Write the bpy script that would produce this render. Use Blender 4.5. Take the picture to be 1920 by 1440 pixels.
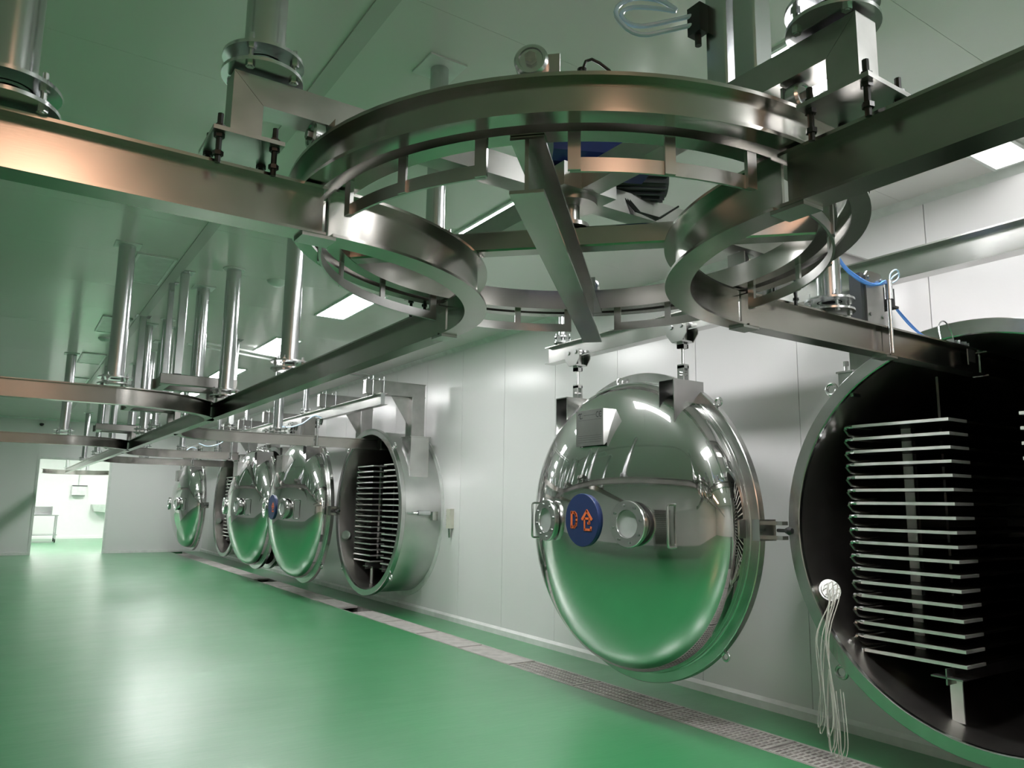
import bpy, math, random
from mathutils import Vector, Matrix
random.seed(4)
pi = math.pi
for o in list(bpy.data.objects):
    bpy.data.objects.remove(o, do_unlink=True)
SC = bpy.context.scene
COL = SC.collection

# ------------------------------------------------------------------ camera
EYE = 1.55
cam = bpy.data.cameras.new('camera')
cam.sensor_width = 36.0
cam.lens = 36.0 * 1417.5 / 1920.0
cam.clip_start = 0.05
cam.clip_end = 200
co = bpy.data.objects.new('camera', cam)
COL.objects.link(co)
rY = Vector((-955, -210, -1417.52)).normalized()
rZ = Vector((125, 9000, -1417.52)).normalized()
rZ = (rZ - rY * rZ.dot(rY)).normalized()
rX = rY.cross(rZ)
R3 = Matrix((rX, rY, rZ))            # rows: world axes in camera space -> world <- camera
co.matrix_world = Matrix.Translation((0, 0, EYE)) @ R3.to_4x4()
SC.camera = co
# ------------------------------------------------------------------ world, exposure
W = bpy.data.worlds.new('world')
SC.world = W
W.use_nodes = True
W.node_tree.nodes['Background'].inputs[0].default_value = (0.02, 0.022, 0.022, 1)
W.node_tree.nodes['Background'].inputs[1].default_value = 0.3
SC.view_settings.view_transform = 'Standard'
SC.view_settings.look = 'None'
SC.view_settings.gamma = 1.0
SC.view_settings.use_curve_mapping = False
SC.view_settings.exposure = 0.82
LAMP = 32.0        # radiance of the white ceiling panels
LAMP_WARM_ASSUMED = 8.5   # unseen warm lamp behind the camera, added for the salmon rail reflections
LAMP_NEXT_ASSUMED = 30.0   # assumed panels, out of view, in the next room

# ------------------------------------------------------------------ materials
def nodes(name):
    m = bpy.data.materials.new(name)
    m.use_nodes = True
    nt = m.node_tree
    return m, nt, nt.nodes['Principled BSDF']

def ramp(nt, fac, a, b, p0=0.3, p1=0.7):
    r = nt.nodes.new('ShaderNodeValToRGB')
    r.color_ramp.elements[0].position = p0
    r.color_ramp.elements[1].position = p1
    r.color_ramp.elements[0].color = a if len(a) == 4 else (*a, 1)
    r.color_ramp.elements[1].color = b if len(b) == 4 else (*b, 1)
    nt.links.new(fac, r.inputs[0])
    return r.outputs[0]

def noise(nt, scale, stretch=(1, 1, 1), detail=3, rough=0.5):
    tc = nt.nodes.new('ShaderNodeTexCoord')
    mp = nt.nodes.new('ShaderNodeMapping')
    mp.inputs['Scale'].default_value = stretch
    n = nt.nodes.new('ShaderNodeTexNoise')
    n.inputs['Scale'].default_value = scale
    n.inputs['Detail'].default_value = detail
    n.inputs['Roughness'].default_value = rough
    nt.links.new(tc.outputs['Object'], mp.inputs[0])
    nt.links.new(mp.outputs[0], n.inputs['Vector'])
    return n.outputs['Fac']

def bump(nt, b, h, strength, dist=0.01):
    n = nt.nodes.new('ShaderNodeBump')
    n.inputs['Strength'].default_value = strength
    n.inputs['Distance'].default_value = dist
    nt.links.new(h, n.inputs['Height'])
    nt.links.new(n.outputs[0], b.inputs['Normal'])

def metal(name, c1, c2, r1, r2, nscale=6, stretch=(1, 1, 1), bmp=0.0, bscale=60, bstretch=(1, 1, 1), bd=0.002, aniso=0.0):
    m, nt, b = nodes(name)
    b.inputs['Metallic'].default_value = 1
    f = noise(nt, nscale, stretch, 4)
    nt.links.new(ramp(nt, f, c1, c2), b.inputs['Base Color'])
    nt.links.new(ramp(nt, f, (r1,) * 3, (r2,) * 3), b.inputs['Roughness'])
    b.inputs['Anisotropic'].default_value = aniso
    if bmp:
        bump(nt, b, noise(nt, bscale, bstretch, 3), bmp, bd)
    return m

def plain(name, c, rough=0.5, spec=0.5, metallic=0.0, vary=0.08, scale=8):
    m, nt, b = nodes(name)
    f = noise(nt, scale)
    nt.links.new(ramp(nt, f, tuple(x * (1 - vary) for x in c), tuple(min(1, x * (1 + vary)) for x in c)), b.inputs['Base Color'])
    b.inputs['Roughness'].default_value = rough
    b.inputs['Specular IOR Level'].default_value = spec
    b.inputs['Metallic'].default_value = metallic
    return m

def emit(name, c, s):
    m, nt, b = nodes(name)
    b.inputs['Base Color'].default_value = (0.8, 0.8, 0.8, 1)
    b.inputs['Emission Color'].default_value = (*c, 1)
    b.inputs['Emission Strength'].default_value = s
    return m

M = {}
M['steel'] = metal('brushed_steel', (0.34, 0.325, 0.305), (0.43, 0.415, 0.39), 0.19, 0.26, 3, (1, 1, 1), 0.03, 25, (1, 1, 10), 0.001)
M['ring'] = metal('rolled_steel', (0.36, 0.345, 0.325), (0.46, 0.445, 0.42), 0.17, 0.25, 3, (1, 1, 1), 0.03, 25, (1, 1, 10), 0.001)
M['tube'] = metal('satin_tube_steel', (0.38, 0.375, 0.365), (0.48, 0.475, 0.465), 0.29, 0.38, 7)
M['galv'] = metal('galvanised_steel', (0.56, 0.57, 0.58), (0.64, 0.65, 0.66), 0.20, 0.26, 3, (1, 1, .2))
M['bright'] = metal('bright_track_steel', (0.58, 0.575, 0.56), (0.64, 0.635, 0.62), 0.19, 0.26, 3)
def mat_mirror():
    m, nt, b = nodes('polished_steel')
    b.inputs['Metallic'].default_value = 1
    b.inputs['Base Color'].default_value = (0.60, 0.60, 0.59, 1)
    f = noise(nt, 1.6, (1, 1, 1), 4)
    nt.links.new(ramp(nt, f, (0.03,) * 3, (0.07,) * 3), b.inputs['Roughness'])
    bump(nt, b, noise(nt, 1.5, (1, 1, 1), 1), 0.02, 0.02)
    b2 = nt.nodes.new('ShaderNodeBsdfPrincipled')
    b2.inputs['Metallic'].default_value = 1
    b2.inputs['Base Color'].default_value = (0.70, 0.69, 0.68, 1)
    b2.inputs['Roughness'].default_value = 0.34
    mx = nt.nodes.new('ShaderNodeMixShader')
    nt.links.new(ramp(nt, noise(nt, 2.5, (1, 1, 1), 4), (0.03,) * 3, (0.08,) * 3), mx.inputs[0])
    nt.links.new(b.outputs[0], mx.inputs[1])
    nt.links.new(b2.outputs[0], mx.inputs[2])
    out = [n for n in nt.nodes if n.type == 'OUTPUT_MATERIAL'][0]
    nt.links.new(mx.outputs[0], out.inputs['Surface'])
    return m
M['mirror'] = mat_mirror()
M['shell'] = metal('brushed_shell_steel', (0.60, 0.60, 0.60), (0.68, 0.68, 0.67), 0.34, 0.44, 4)
M['satin'] = metal('satin_steel', (0.52, 0.52, 0.51), (0.60, 0.60, 0.59), 0.19, 0.26, 6)
M['inner'] = metal('shade_darkened_steel', (0.10, 0.092, 0.085), (0.17, 0.158, 0.145), 0.29, 0.40, 3)  # steel darkened: the shade between the chamber shelves is put into the colour
M['liner'] = metal('chamber_liner_steel', (0.42, 0.395, 0.375), (0.52, 0.49, 0.47), 0.29, 0.37, 2)
M['darksteel'] = metal('dark_box_steel', (0.20, 0.195, 0.185), (0.28, 0.27, 0.26), 0.29, 0.37, 5)
M['shelf'] = metal('shelf_aluminium', (0.78, 0.77, 0.75), (0.86, 0.85, 0.83), 0.45, 0.55, 10)
M['dark'] = plain('black_plastic', (0.012, 0.012, 0.013), 0.35)
M['bolt'] = metal('zinc_bolt', (0.30, 0.30, 0.30), (0.5, 0.5, 0.5), 0.3, 0.45, 30)
M['blue'] = plain('blue_enamel', (0.012, 0.028, 0.16), 0.25)
M['sign'] = plain('sign_blue', (0.012, 0.028, 0.115), 0.45, vary=0.04)
M['orange'] = plain('sign_orange', (0.85, 0.17, 0.05), 0.5, vary=0.04)
M['ink'] = plain('engraved_ink', (0.05, 0.05, 0.05), 0.5)
M['cable'] = plain('cable_grey', (0.52, 0.50, 0.46), 0.5)
M['tubeblue'] = plain('air_tube_blue', (0.10, 0.30, 0.85), 0.25)
M['tubepale'] = plain('air_tube_pale', (0.55, 0.72, 0.90), 0.25)
M['hosemetal'] = metal('braided_hose', (0.16, 0.155, 0.15), (0.30, 0.29, 0.28), 0.29, 0.4, 40)
M['rubber'] = plain('rubber_hose', (0.02, 0.02, 0.02), 0.4)
M['plate'] = metal('name_plate_steel', (0.40, 0.40, 0.39), (0.46, 0.46, 0.45), 0.29, 0.33, 6)
M['white'] = plain('white_paint', (0.78, 0.78, 0.77), 0.35)
M['roomwhite'] = plain('next_room_white', (0.84, 0.82, 0.83), 0.4, vary=0.01)
M['beige'] = plain('beige_plastic', (0.62, 0.60, 0.52), 0.45)
M['alu'] = plain('white_aluminium', (0.72, 0.73, 0.72), 0.3)
M['lamp'] = emit('lamp_panel', (0.99, 0.985, 0.98), LAMP)
M['lampwarm_assumed'] = emit('assumed_warm_lamp_panel', (1.0, 0.56, 0.38), LAMP_WARM_ASSUMED)
M['lampnext_assumed'] = emit('assumed_next_room_lamp', (1.0, 0.99, 0.96), LAMP_NEXT_ASSUMED)
M['lampdim'] = emit('dim_lamp_panel', (1.0, 0.99, 0.97), 2.2)
M['lampoff'] = plain('unlit_panel', (0.66, 0.69, 0.67), 0.25)
M['glass'] = plain('wall_grey_sight_glass', (0.45, 0.46, 0.46), 0.12, 0.6)  # light grey of the mirrored wall is put into the pane colour
M['drain'] = plain('drain_steel', (0.50, 0.465, 0.45), 0.45, 0.6, 0.2, .16, 9)
M['pit'] = plain('drain_pit', (0.03, 0.035, 0.03), 0.6)
M['motorgrey'] = plain('dark_motor_paint', (0.05, 0.055, 0.06), 0.4)

def mat_floor():
    m, nt, b = nodes('green_epoxy')
    f = noise(nt, 0.6, (1, 1, 1), 5, 0.6)
    nt.links.new(ramp(nt, f, (0.028, 0.235, 0.078), (0.037, 0.28, 0.098)), b.inputs['Base Color'])
    b.inputs['Roughness'].default_value = 0.42
    b.inputs['Coat Weight'].default_value = 1.0
    b.inputs['Coat IOR'].default_value = 1.52
    f2 = noise(nt, 1.7, (1, 1, 1), 4)
    nt.links.new(ramp(nt, f2, (0.285,) * 3, (0.35,) * 3), b.inputs['Coat Roughness'])
    # trowel marks: shallow ripples, longer across the room than along it
    h = noise(nt, 1.3, (0.9, 2.6, 1.0), 4, 0.55)
    n = nt.nodes.new('ShaderNodeBump')
    n.inputs['Strength'].default_value = 0.40
    n.inputs['Distance'].default_value = 0.012
    nt.links.new(h, n.inputs['Height'])
    nt.links.new(n.outputs[0], b.inputs['Coat Normal'])
    nt.links.new(n.outputs[0], b.inputs['Normal'])
    return m
M['floor'] = mat_floor()

def mat_panel(name, c, rough, bs=0.05):
    m, nt, b = nodes(name)
    f = noise(nt, 0.5, (1, 1, 1), 2)
    nt.links.new(ramp(nt, f, tuple(x * 0.97 for x in c), c), b.inputs['Base Color'])
    b.inputs['Roughness'].default_value = rough
    b.inputs['Specular IOR Level'].default_value = 0.5
    bump(nt, b, noise(nt, 1.2, (1, 1, 1), 2), bs, 0.01)
    return m
M['wall'] = mat_panel('wall_panel_white', (0.82, 0.80, 0.81), 0.22)
M['ceil'] = mat_panel('ceiling_panel_white', (0.72, 0.69, 0.68), 0.16, 0.04)
M['strip'] = mat_panel('joint_cover_strip', (0.56, 0.54, 0.53), 0.2, 0.0)
M['gap'] = plain('panel_joint', (0.42, 0.44, 0.43), 0.6)

# ------------------------------------------------------------------ mesh builder
class MB:
    def __init__(s):
        s.v = []
        s.f = []
        s.mi = []
        s.cur = 0
    def add(s, vs, fs):
        o = len(s.v)
        s.v += [tuple(p) for p in vs]
        s.f += [tuple(i + o for i in f) for f in fs]
        s.mi += [s.cur] * len(fs)
    def box(s, x0, x1, y0, y1, z0, z1):
        v = [(x0, y0, z0), (x1, y0, z0), (x1, y1, z0), (x0, y1, z0), (x0, y0, z1), (x1, y0, z1), (x1, y1, z1), (x0, y1, z1)]
        s.add(v, [(0, 3, 2, 1), (4, 5, 6, 7), (0, 1, 5, 4), (1, 2, 6, 5), (2, 3, 7, 6), (3, 0, 4, 7)])
    def cbox(s, c, d):
        s.box(c[0] - d[0] / 2, c[0] + d[0] / 2, c[1] - d[1] / 2, c[1] + d[1] / 2, c[2] - d[2] / 2, c[2] + d[2] / 2)
    def obox(s, c, ax, ay, az):
        """box from centre and three half-axis vectors"""
        c, ax, ay, az = map(Vector, (c, ax, ay, az))
        v = [c + sx * ax + sy * ay + sz * az for sz in (-1, 1) for sx, sy in ((-1, -1), (1, -1), (1, 1), (-1, 1))]
        s.add(v, [(0, 3, 2, 1), (4, 5, 6, 7), (0, 1, 5, 4), (1, 2, 6, 5), (2, 3, 7, 6), (3, 0, 4, 7)])
    def bar(s, p0, p1, w, h, up=(0, 0, 1)):
        p0, p1 = Vector(p0), Vector(p1)
        d = p1 - p0
        n = d.normalized()
        u = Vector(up)
        if abs(n.dot(u)) > 0.95:
            u = Vector((1, 0, 0))
        sd = n.cross(u).normalized()
        uu = sd.cross(n).normalized()
        s.obox((p0 + p1) / 2, d / 2, sd * w / 2, uu * h / 2)
    def rtube(s, p0, p1, w, h, c=0.008, up=(0, 0, 1), caps=True):
        """square tube with rounded corners (chamfered twice)"""
        p0, p1 = Vector(p0), Vector(p1)
        n = (p1 - p0).normalized()
        u = Vector(up)
        if abs(n.dot(u)) > 0.95:
            u = Vector((1, 0, 0))
        sd = n.cross(u).normalized()
        uu = sd.cross(n).normalized()
        a, b = w / 2, h / 2
        q = []
        for sx, sy, t0 in ((1, 1, 0), (-1, 1, 90), (-1, -1, 180), (1, -1, 270)):
            for t in (0, 90):
                r = math.radians(t0 + t)
                q.append((sx * (a - c) + c * math.cos(r), sy * (b - c) + c * math.sin(r)))
        k = len(q)
        vs = [p0 + sd * x + uu * y for x, y in q] + [p1 + sd * x + uu * y for x, y in q]
        fs = [(i, (i + 1) % k, (i + 1) % k + k, i + k) for i in range(k)]
        if caps:
            fs += [tuple(range(k - 1, -1, -1)), tuple(range(k, 2 * k))]
        s.add(vs, fs)
    def cyl(s, p0, p1, r, n=16, r1=None, caps=True):
        p0, p1 = Vector(p0), Vector(p1)
        d = (p1 - p0).normalized()
        u = d.orthogonal().normalized()
        w = d.cross(u)
        r1 = r if r1 is None else r1
        vs = []
        for p, rr in ((p0, r), (p1, r1)):
            for i in range(n):
                t = 2 * pi * i / n
                vs.append(p + u * rr * math.cos(t) + w * rr * math.sin(t))
        fs = [(i, (i + 1) % n, (i + 1) % n + n, i + n) for i in range(n)]
        if caps:
            fs += [tuple(range(n - 1, -1, -1)), tuple(range(n, 2 * n))]
        s.add(vs, fs)
    def lathe(s, prof, o, ax, n=48, closed=False):
        """prof: (along axis, radius)"""
        o = Vector(o)
        ax = Vector(ax).normalized()
        u = Vector((0, 0, 1)) if abs(ax.z) < 0.9 else Vector((1, 0, 0))
        u = (u - ax * u.dot(ax)).normalized()
        w = ax.cross(u)
        vs = []
        for a, r in prof:
            for i in range(n):
                t = 2 * pi * i / n
                vs.append(o + ax * a + (u * math.cos(t) + w * math.sin(t)) * r)
        m = len(prof)
        fs = []
        for j in range(m if closed else m - 1):
            j2 = (j + 1) % m
            for i in range(n):
                i2 = (i + 1) % n
                fs.append((j * n + i, j * n + i2, j2 * n + i2, j2 * n + i))
        s.add(vs, fs)
    def tube(s, pts, r, n=8, caps=True):
        pts = [Vector(p) for p in pts]
        k = len(pts)
        t0 = (pts[1] - pts[0]).normalized()
        u = t0.orthogonal().normalized()
        vs = []
        for i, p in enumerate(pts):
            t = (pts[min(i + 1, k - 1)] - pts[max(i - 1, 0)]).normalized()
            u = (u - t * u.dot(t)).normalized()
            w = t.cross(u)
            for j in range(n):
                a = 2 * pi * j / n
                vs.append(p + (u * math.cos(a) + w * math.sin(a)) * r)
        fs = []
        for i in range(k - 1):
            for j in range(n):
                j2 = (j + 1) % n
                fs.append((i * n + j, i * n + j2, (i + 1) * n + j2, (i + 1) * n + j))
        if caps:
            fs += [tuple(range(n - 1, -1, -1)), tuple(range((k - 1) * n, k * n))]
        s.add(vs, fs)
    def ribbon(s, pts, u0, u1, z0, z1, closed=False):
        """rectangular section swept along a horizontal path; u to the left of travel"""
        pts = [Vector((p[0], p[1])) for p in pts]
        k = len(pts)
        vs = []
        for i, p in enumerate(pts):
            if closed:
                a, b = pts[i - 1], pts[(i + 1) % k]
            else:
                a, b = pts[max(i - 1, 0)], pts[min(i + 1, k - 1)]
            t = (b - a).normalized()
            n = Vector((-t.y, t.x))
            q0, q1 = p + n * u0, p + n * u1
            vs += [(q0.x, q0.y, z0), (q1.x, q1.y, z0), (q1.x, q1.y, z1), (q0.x, q0.y, z1)]
        fs = []
        for i in range(k if closed else k - 1):
            a, b = i * 4, ((i + 1) % k) * 4
            for j in range(4):
                j2 = (j + 1) % 4
                fs.append((a + j2, a + j, b + j, b + j2))
        if not closed:
            fs += [(0, 1, 2, 3), (k * 4 - 1, k * 4 - 2, k * 4 - 3, k * 4 - 4)]
        s.add(vs, fs)
    def ibeam(s, pts, z0, z1, fw=0.088, ft=0.009, wt=0.010, closed=False):
        s.ribbon(pts, -fw / 2, fw / 2, z0, z0 + ft, closed)
        s.ribbon(pts, -wt / 2, wt / 2, z0 + ft, z1 - ft, closed)
        s.ribbon(pts, -fw / 2, fw / 2, z1 - ft, z1, closed)
    def stroke(s, pts, w, d, o, U, V, N):
        """thick lettering stroke in plane (U,V), raised along N"""
        o, U, V, N = map(Vector, (o, U, V, N))
        for a, b in zip(pts[:-1], pts[1:]):
            pa = o + U * a[0] + V * a[1]
            pb = o + U * b[0] + V * b[1]
            t = (pb - pa)
            L = t.length
            t.normalize()
            sd = t.cross(N).normalized()
            s.obox((pa + pb) / 2 + N * d / 2, t * (L / 2 + w * 0.35), sd * w / 2, N * d / 2)

def build(name, mb, mats, parent=None, off=(0, 0, 0), smooth=True):
    me = bpy.data.meshes.new(name)
    off = Vector(off)
    me.from_pydata([tuple(Vector(v) - off) for v in mb.v], [], mb.f)
    if not isinstance(mats, (list, tuple)):
        mats = [mats]
    for m in mats:
        me.materials.append(m)
    if len(mats) > 1:
        me.polygons.foreach_set('material_index', mb.mi)
    if smooth:
        me.polygons.foreach_set('use_smooth', [True] * len(me.polygons))
        me.set_sharp_from_angle(angle=math.radians(32))
    me.update()
    o = bpy.data.objects.new(name, me)
    COL.objects.link(o)
    if parent is None:
        o.location = off
    else:
        o.parent = parent
    return o

def tag(o, label, cat, group=None):
    o['label'] = label
    o['category'] = cat
    if group:
        o['group'] = group
    return o

class Thing:
    """an Empty at the base; parts are given in world coordinates"""
    def __init__(s, name, label, cat, loc, group=None):
        s.o = bpy.data.objects.new(name, None)
        COL.objects.link(s.o)
        s.o.location = loc
        s.o.empty_display_size = 0.1
        s.loc = loc
        tag(s.o, label, cat, group)
    def part(s, name, mb, mat, parent=None, label=None, smooth=True):
        o = build(name, mb, mat, parent or s.o, s.loc, smooth)
        if label:
            o['label'] = label
        return o

def single(name, label, cat, mb, mat, loc, group=None, smooth=True):
    o = build(name, mb, mat, None, loc, smooth)
    return tag(o, label, cat, group)

def struct(name, mb, mat, parent=None, smooth=False):
    o = build(name, mb, mat, parent, (0, 0, 0), smooth)
    if parent is None:
        o['kind'] = 'structure'
    return o

def copy_tree(o, parent=None):
    c = o.copy()
    COL.objects.link(c)
    if parent is not None:
        c.parent = parent
    for ch in list(o.children):
        copy_tree(ch, c)
    return c

def soft(pts, n=2):
    pts = [Vector(p) for p in pts]
    for _ in range(n):
        new = [pts[0]]
        for a, c in zip(pts[:-1], pts[1:]):
            new += [a * .75 + c * .25, a * .25 + c * .75]
        pts = new + [pts[-1]]
    return pts

def arc(cx, cy, r, a0, a1, n=None):
    n = n or max(6, int(abs(a1 - a0) / 4))
    return [(cx + r * math.cos(math.radians(a0 + (a1 - a0) * i / n)), cy + r * math.sin(math.radians(a0 + (a1 - a0) * i / n))) for i in range(n + 1)]

def circle(cx, cy, r, n=96):
    return [(cx + r * math.cos(2 * pi * i / n), cy + r * math.sin(2 * pi * i / n)) for i in range(n)]

# ------------------------------------------------------------------ room
WX = 5.10      # right wall face
HC = 3.68      # ceiling
FY = 24.4      # far wall
LX, BY = -3.6, -6.5
CZ, RV = 1.41, 1.205          # vessel centre height and flange radius
VY = [2.10, 10.57, 15.48, 19.1]    # chamber centres along the wall

b = MB(); b.box(LX - .1, 4.235, BY - .1, FY, -0.1, 0); b.box(4.575, WX + .1, BY - .1, FY, -0.1, 0); b.box(4.235, 4.575, BY - .1, FY, -.14, -.10)
b.box(-3, WX + .1, FY, 33.4, -0.1, 0)
struct('floor', b, M['floor'])

# right wall: insulated panels with the chamber openings cut out
def wall_strip(b, y0, y1, x, z0, z1, holes, n):
    for i in range(n):
        a, c = y0 + (y1 - y0) * i / n, y0 + (y1 - y0) * (i + 1) / n
        hit = None
        for hy in holes:
            if abs((a + c) / 2 - hy) < RH:
                hit = hy
        if hit is None:
            b.add([(x, a, z0), (x, c, z0), (x, c, z1), (x, a, z1)], [(0, 3, 2, 1)])
        else:
            def hz(y):
                t = RH * RH - (y - hit) ** 2
                return math.sqrt(t) if t > 0 else 0
            b.add([(x, a, z0), (x, c, z0), (x, c, CZ - hz(c)), (x, a, CZ - hz(a))], [(0, 3, 2, 1)])
            b.add([(x, a, CZ + hz(a)), (x, c, CZ + hz(c)), (x, c, z1), (x, a, z1)], [(0, 3, 2, 1)])
RH = 1.13
b = MB(); wall_strip(b, BY, FY, WX + .02, 0, HC, VY, 900)
wr = struct('wall_right', b, M['gap'])
y = 2.577 - 1.055 * 8
while y < FY:
    b = MB()
    a, c = max(y + .003, BY), min(y + 1.052, FY)
    wall_strip(b, a, c, WX, .0, HC, VY, 60)
    b.add([(WX, a, 0), (WX + .02, a, 0), (WX + .02, a, HC), (WX, a, HC)], [(0, 1, 2, 3)])
    b.add([(WX, c, 0), (WX + .02, c, 0), (WX + .02, c, HC), (WX, c, HC)], [(3, 2, 1, 0)])
    struct('wall_panel', b, M['wall'], wr)
    y += 1.055

# far wall with the doorway
DX0, DX1, DZ = 0.745, 2.475, 2.58
b = MB()
b.box(LX, DX0, FY, FY + .1, 0, HC); b.box(DX1, WX, FY, FY + .1, 0, HC); b.box(DX0, DX1, FY, FY + .1, DZ, HC)
wf = struct('wall_far', b, M['wall'])
b = MB()
b.box(DX0 - .05, DX0 + .012, FY - .015, FY + .115, 0, DZ + .05); b.box(DX1 - .012, DX1 + .05, FY - .015, FY + .115, 0, DZ + .05); b.box(DX0 + .012, DX1 - .012, FY - .015, FY + .115, DZ - .012, DZ + .05)
struct('trim_1', b, M['alu'])
b = MB(); b.box(LX - .1, LX, BY, FY, 0, HC); wl = struct('wall_left', b, M['wall'])
for yy in range(-6, 24, 2):
    b = MB(); b.box(LX, LX + .006, yy - .02, yy + .02, 0, HC); struct('joint_strip', b, M['alu'], wl)
b = MB(); b.box(LX, WX, BY - .1, BY, 0, HC); struct('wall_back', b, M['wall'])
b = MB(); b.box(WX - .035, WX + .001, BY, FY - .03, 0, .06)
b.add([(WX - .035, BY, .06), (WX - .035, FY - .03, .06), (WX, FY - .03, .085), (WX, BY, .085)], [(0, 1, 2, 3)])
struct('baseboard_right', b, M['white'])
b = MB(); b.box(DX1 + .05, WX - .035, FY - .03, FY, 0, .07); b.box(LX, DX0 - .05, FY - .03, FY, 0, .07)
struct('baseboard_far', b, M['white'])
b = MB(); b.box(LX, LX + .03, BY, FY - .03, 0, .07); struct('baseboard_left', b, M['white'])

# ceiling panels on a backing slab
b = MB(); b.box(LX, WX, BY, FY, HC + .01, HC + .1)
ce = struct('ceiling', b, M['gap'])
y = BY
while y < FY:
    y2 = min(y + 1.15, FY)
    for x0, x1 in ((LX, 1.17), (1.17, WX)):
        b = MB(); b.box(x0 + .001, x1 - .001, y + .001, y2 - .001, HC, HC + .008)
        struct('ceiling_panel', b, M['ceil'], ce)
    y += 1.15
b = MB()
b.box(1.125, 1.215, BY, FY, HC - .010, HC)
struct('trim_2', b, M['strip'])
b = MB(); b.add([(WX - .05, BY, HC), (WX, BY, HC - .05), (WX, FY, HC - .05), (WX - .05, FY, HC)], [(0, 1, 2, 3)])
b.add([(LX, FY - .05, HC), (LX, FY, HC - .05), (WX, FY, HC - .05), (WX, FY - .05, HC)], [(3, 2, 1, 0)])
struct('trim_3', b, M['alu'])

# next room seen through the doorway
b = MB(); b.box(-3, WX, 33.4, 33.5, 0, 3.4); struct('wall_next_far', b, M['roomwhite'])
b = MB(); b.box(-3.1, -3, FY + .1, 33.5, 0, 3.4); struct('wall_next_left', b, M['roomwhite'])
b = MB(); b.box(WX, WX + .1, FY + .1, 33.5, 0, 3.4); struct('wall_next_right', b, M['roomwhite'])
b = MB(); b.box(-3, WX, FY + .1, 33.5, 3.4, 3.5); struct('ceiling_next', b, M['roomwhite'])
b = MB(); b.box(-3, WX, 33.36, 33.4, 0, .08); struct('baseboard_next', b, M['roomwhite'])

# ------------------------------------------------------------------ ceiling lights
def lamp(x0, x1, y0, y1, z, mat, label, group):
    t = Thing('ceiling_light', label, 'light', ((x0 + x1) / 2, (y0 + y1) / 2, z), group)
    b = MB()
    w = .022
    b.box(x0 - w, x0, y0 - w, y1 + w, z - .016, z); b.box(x1, x1 + w, y0 - w, y1 + w, z - .016, z)
    b.box(x0, x1, y0 - w, y0, z - .016, z); b.box(x0, x1, y1, y1 + w, z - .016, z)
    t.part('frame', b, M['alu'])
    b = MB(); b.box(x0, x1, y0, y1, z - .012, z - .001)
    t.part('diffuser', b, mat)
ORD = ['first', 'second', 'third', 'fourth', 'fifth', 'sixth', 'seventh', 'eighth', 'ninth', 'tenth']
LY = [5.2, 8.36, 11.1, 13.9, 16.7, 19.5, 22.3]
for i, e in enumerate(LY):
    lamp(2.82, 3.14, e - 1.2, e, HC, M['lamp'], 'lit white ceiling panel, %s from the camera in the row above the drying chambers' % ORD[i], 'lit ceiling panels over the chambers')
for i, e in enumerate((-0.4, -3.2)):  # assumed: the row carried on behind the viewer, out of view
    lamp(2.82, 3.14, e - 1.2, e, HC, M['lamp'], 'assumed lit white ceiling panel behind the viewer, %s one back' % ORD[i], 'lit ceiling panels over the chambers')
lamp(2.83, 3.86, 1.97, 2.36, HC, M['lamp'], 'lit white ceiling panel lying across the row, above the near turntable', 'lit ceiling panels over the chambers')
lamp(4.45, 5.0, 1.84, 2.06, HC, M['lampdim'], 'dimly lit white ceiling panel in the corner against the right wall', 'lit ceiling panels over the chambers')
lamp(-.28, .22, -4.4, -1.2, HC, M['lampwarm_assumed'], 'assumed warm tinted ceiling lamp behind the viewer, added for the salmon reflections on the rails', None)  # assumed lamp, out of view, added so the steel rails reflect salmon
for i, e in enumerate((8.1, 10.9, 13.7, 16.5, 19.3)):
    lamp(.80, 1.08, e - .95, e, HC, M['lampoff'], 'unlit ceiling panel beside the joint strip, %s from the camera' % ORD[i], 'unlit ceiling panels left of the joint strip')
for i, (x, yy) in enumerate(((0.6, 26.5), (3.2, 26.5), (0.6, 30.5), (3.2, 30.5))):  # lamps out of view, assumed from the bright doorway
    lamp(x - .3, x + .3, yy - .6, yy + .6, 3.4, M['lampnext_assumed'], 'assumed bright ceiling panel in the room beyond the doorway, %s' % ('near left', 'near right', 'far left', 'far right')[i], 'assumed ceiling panels of the next room')

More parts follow.
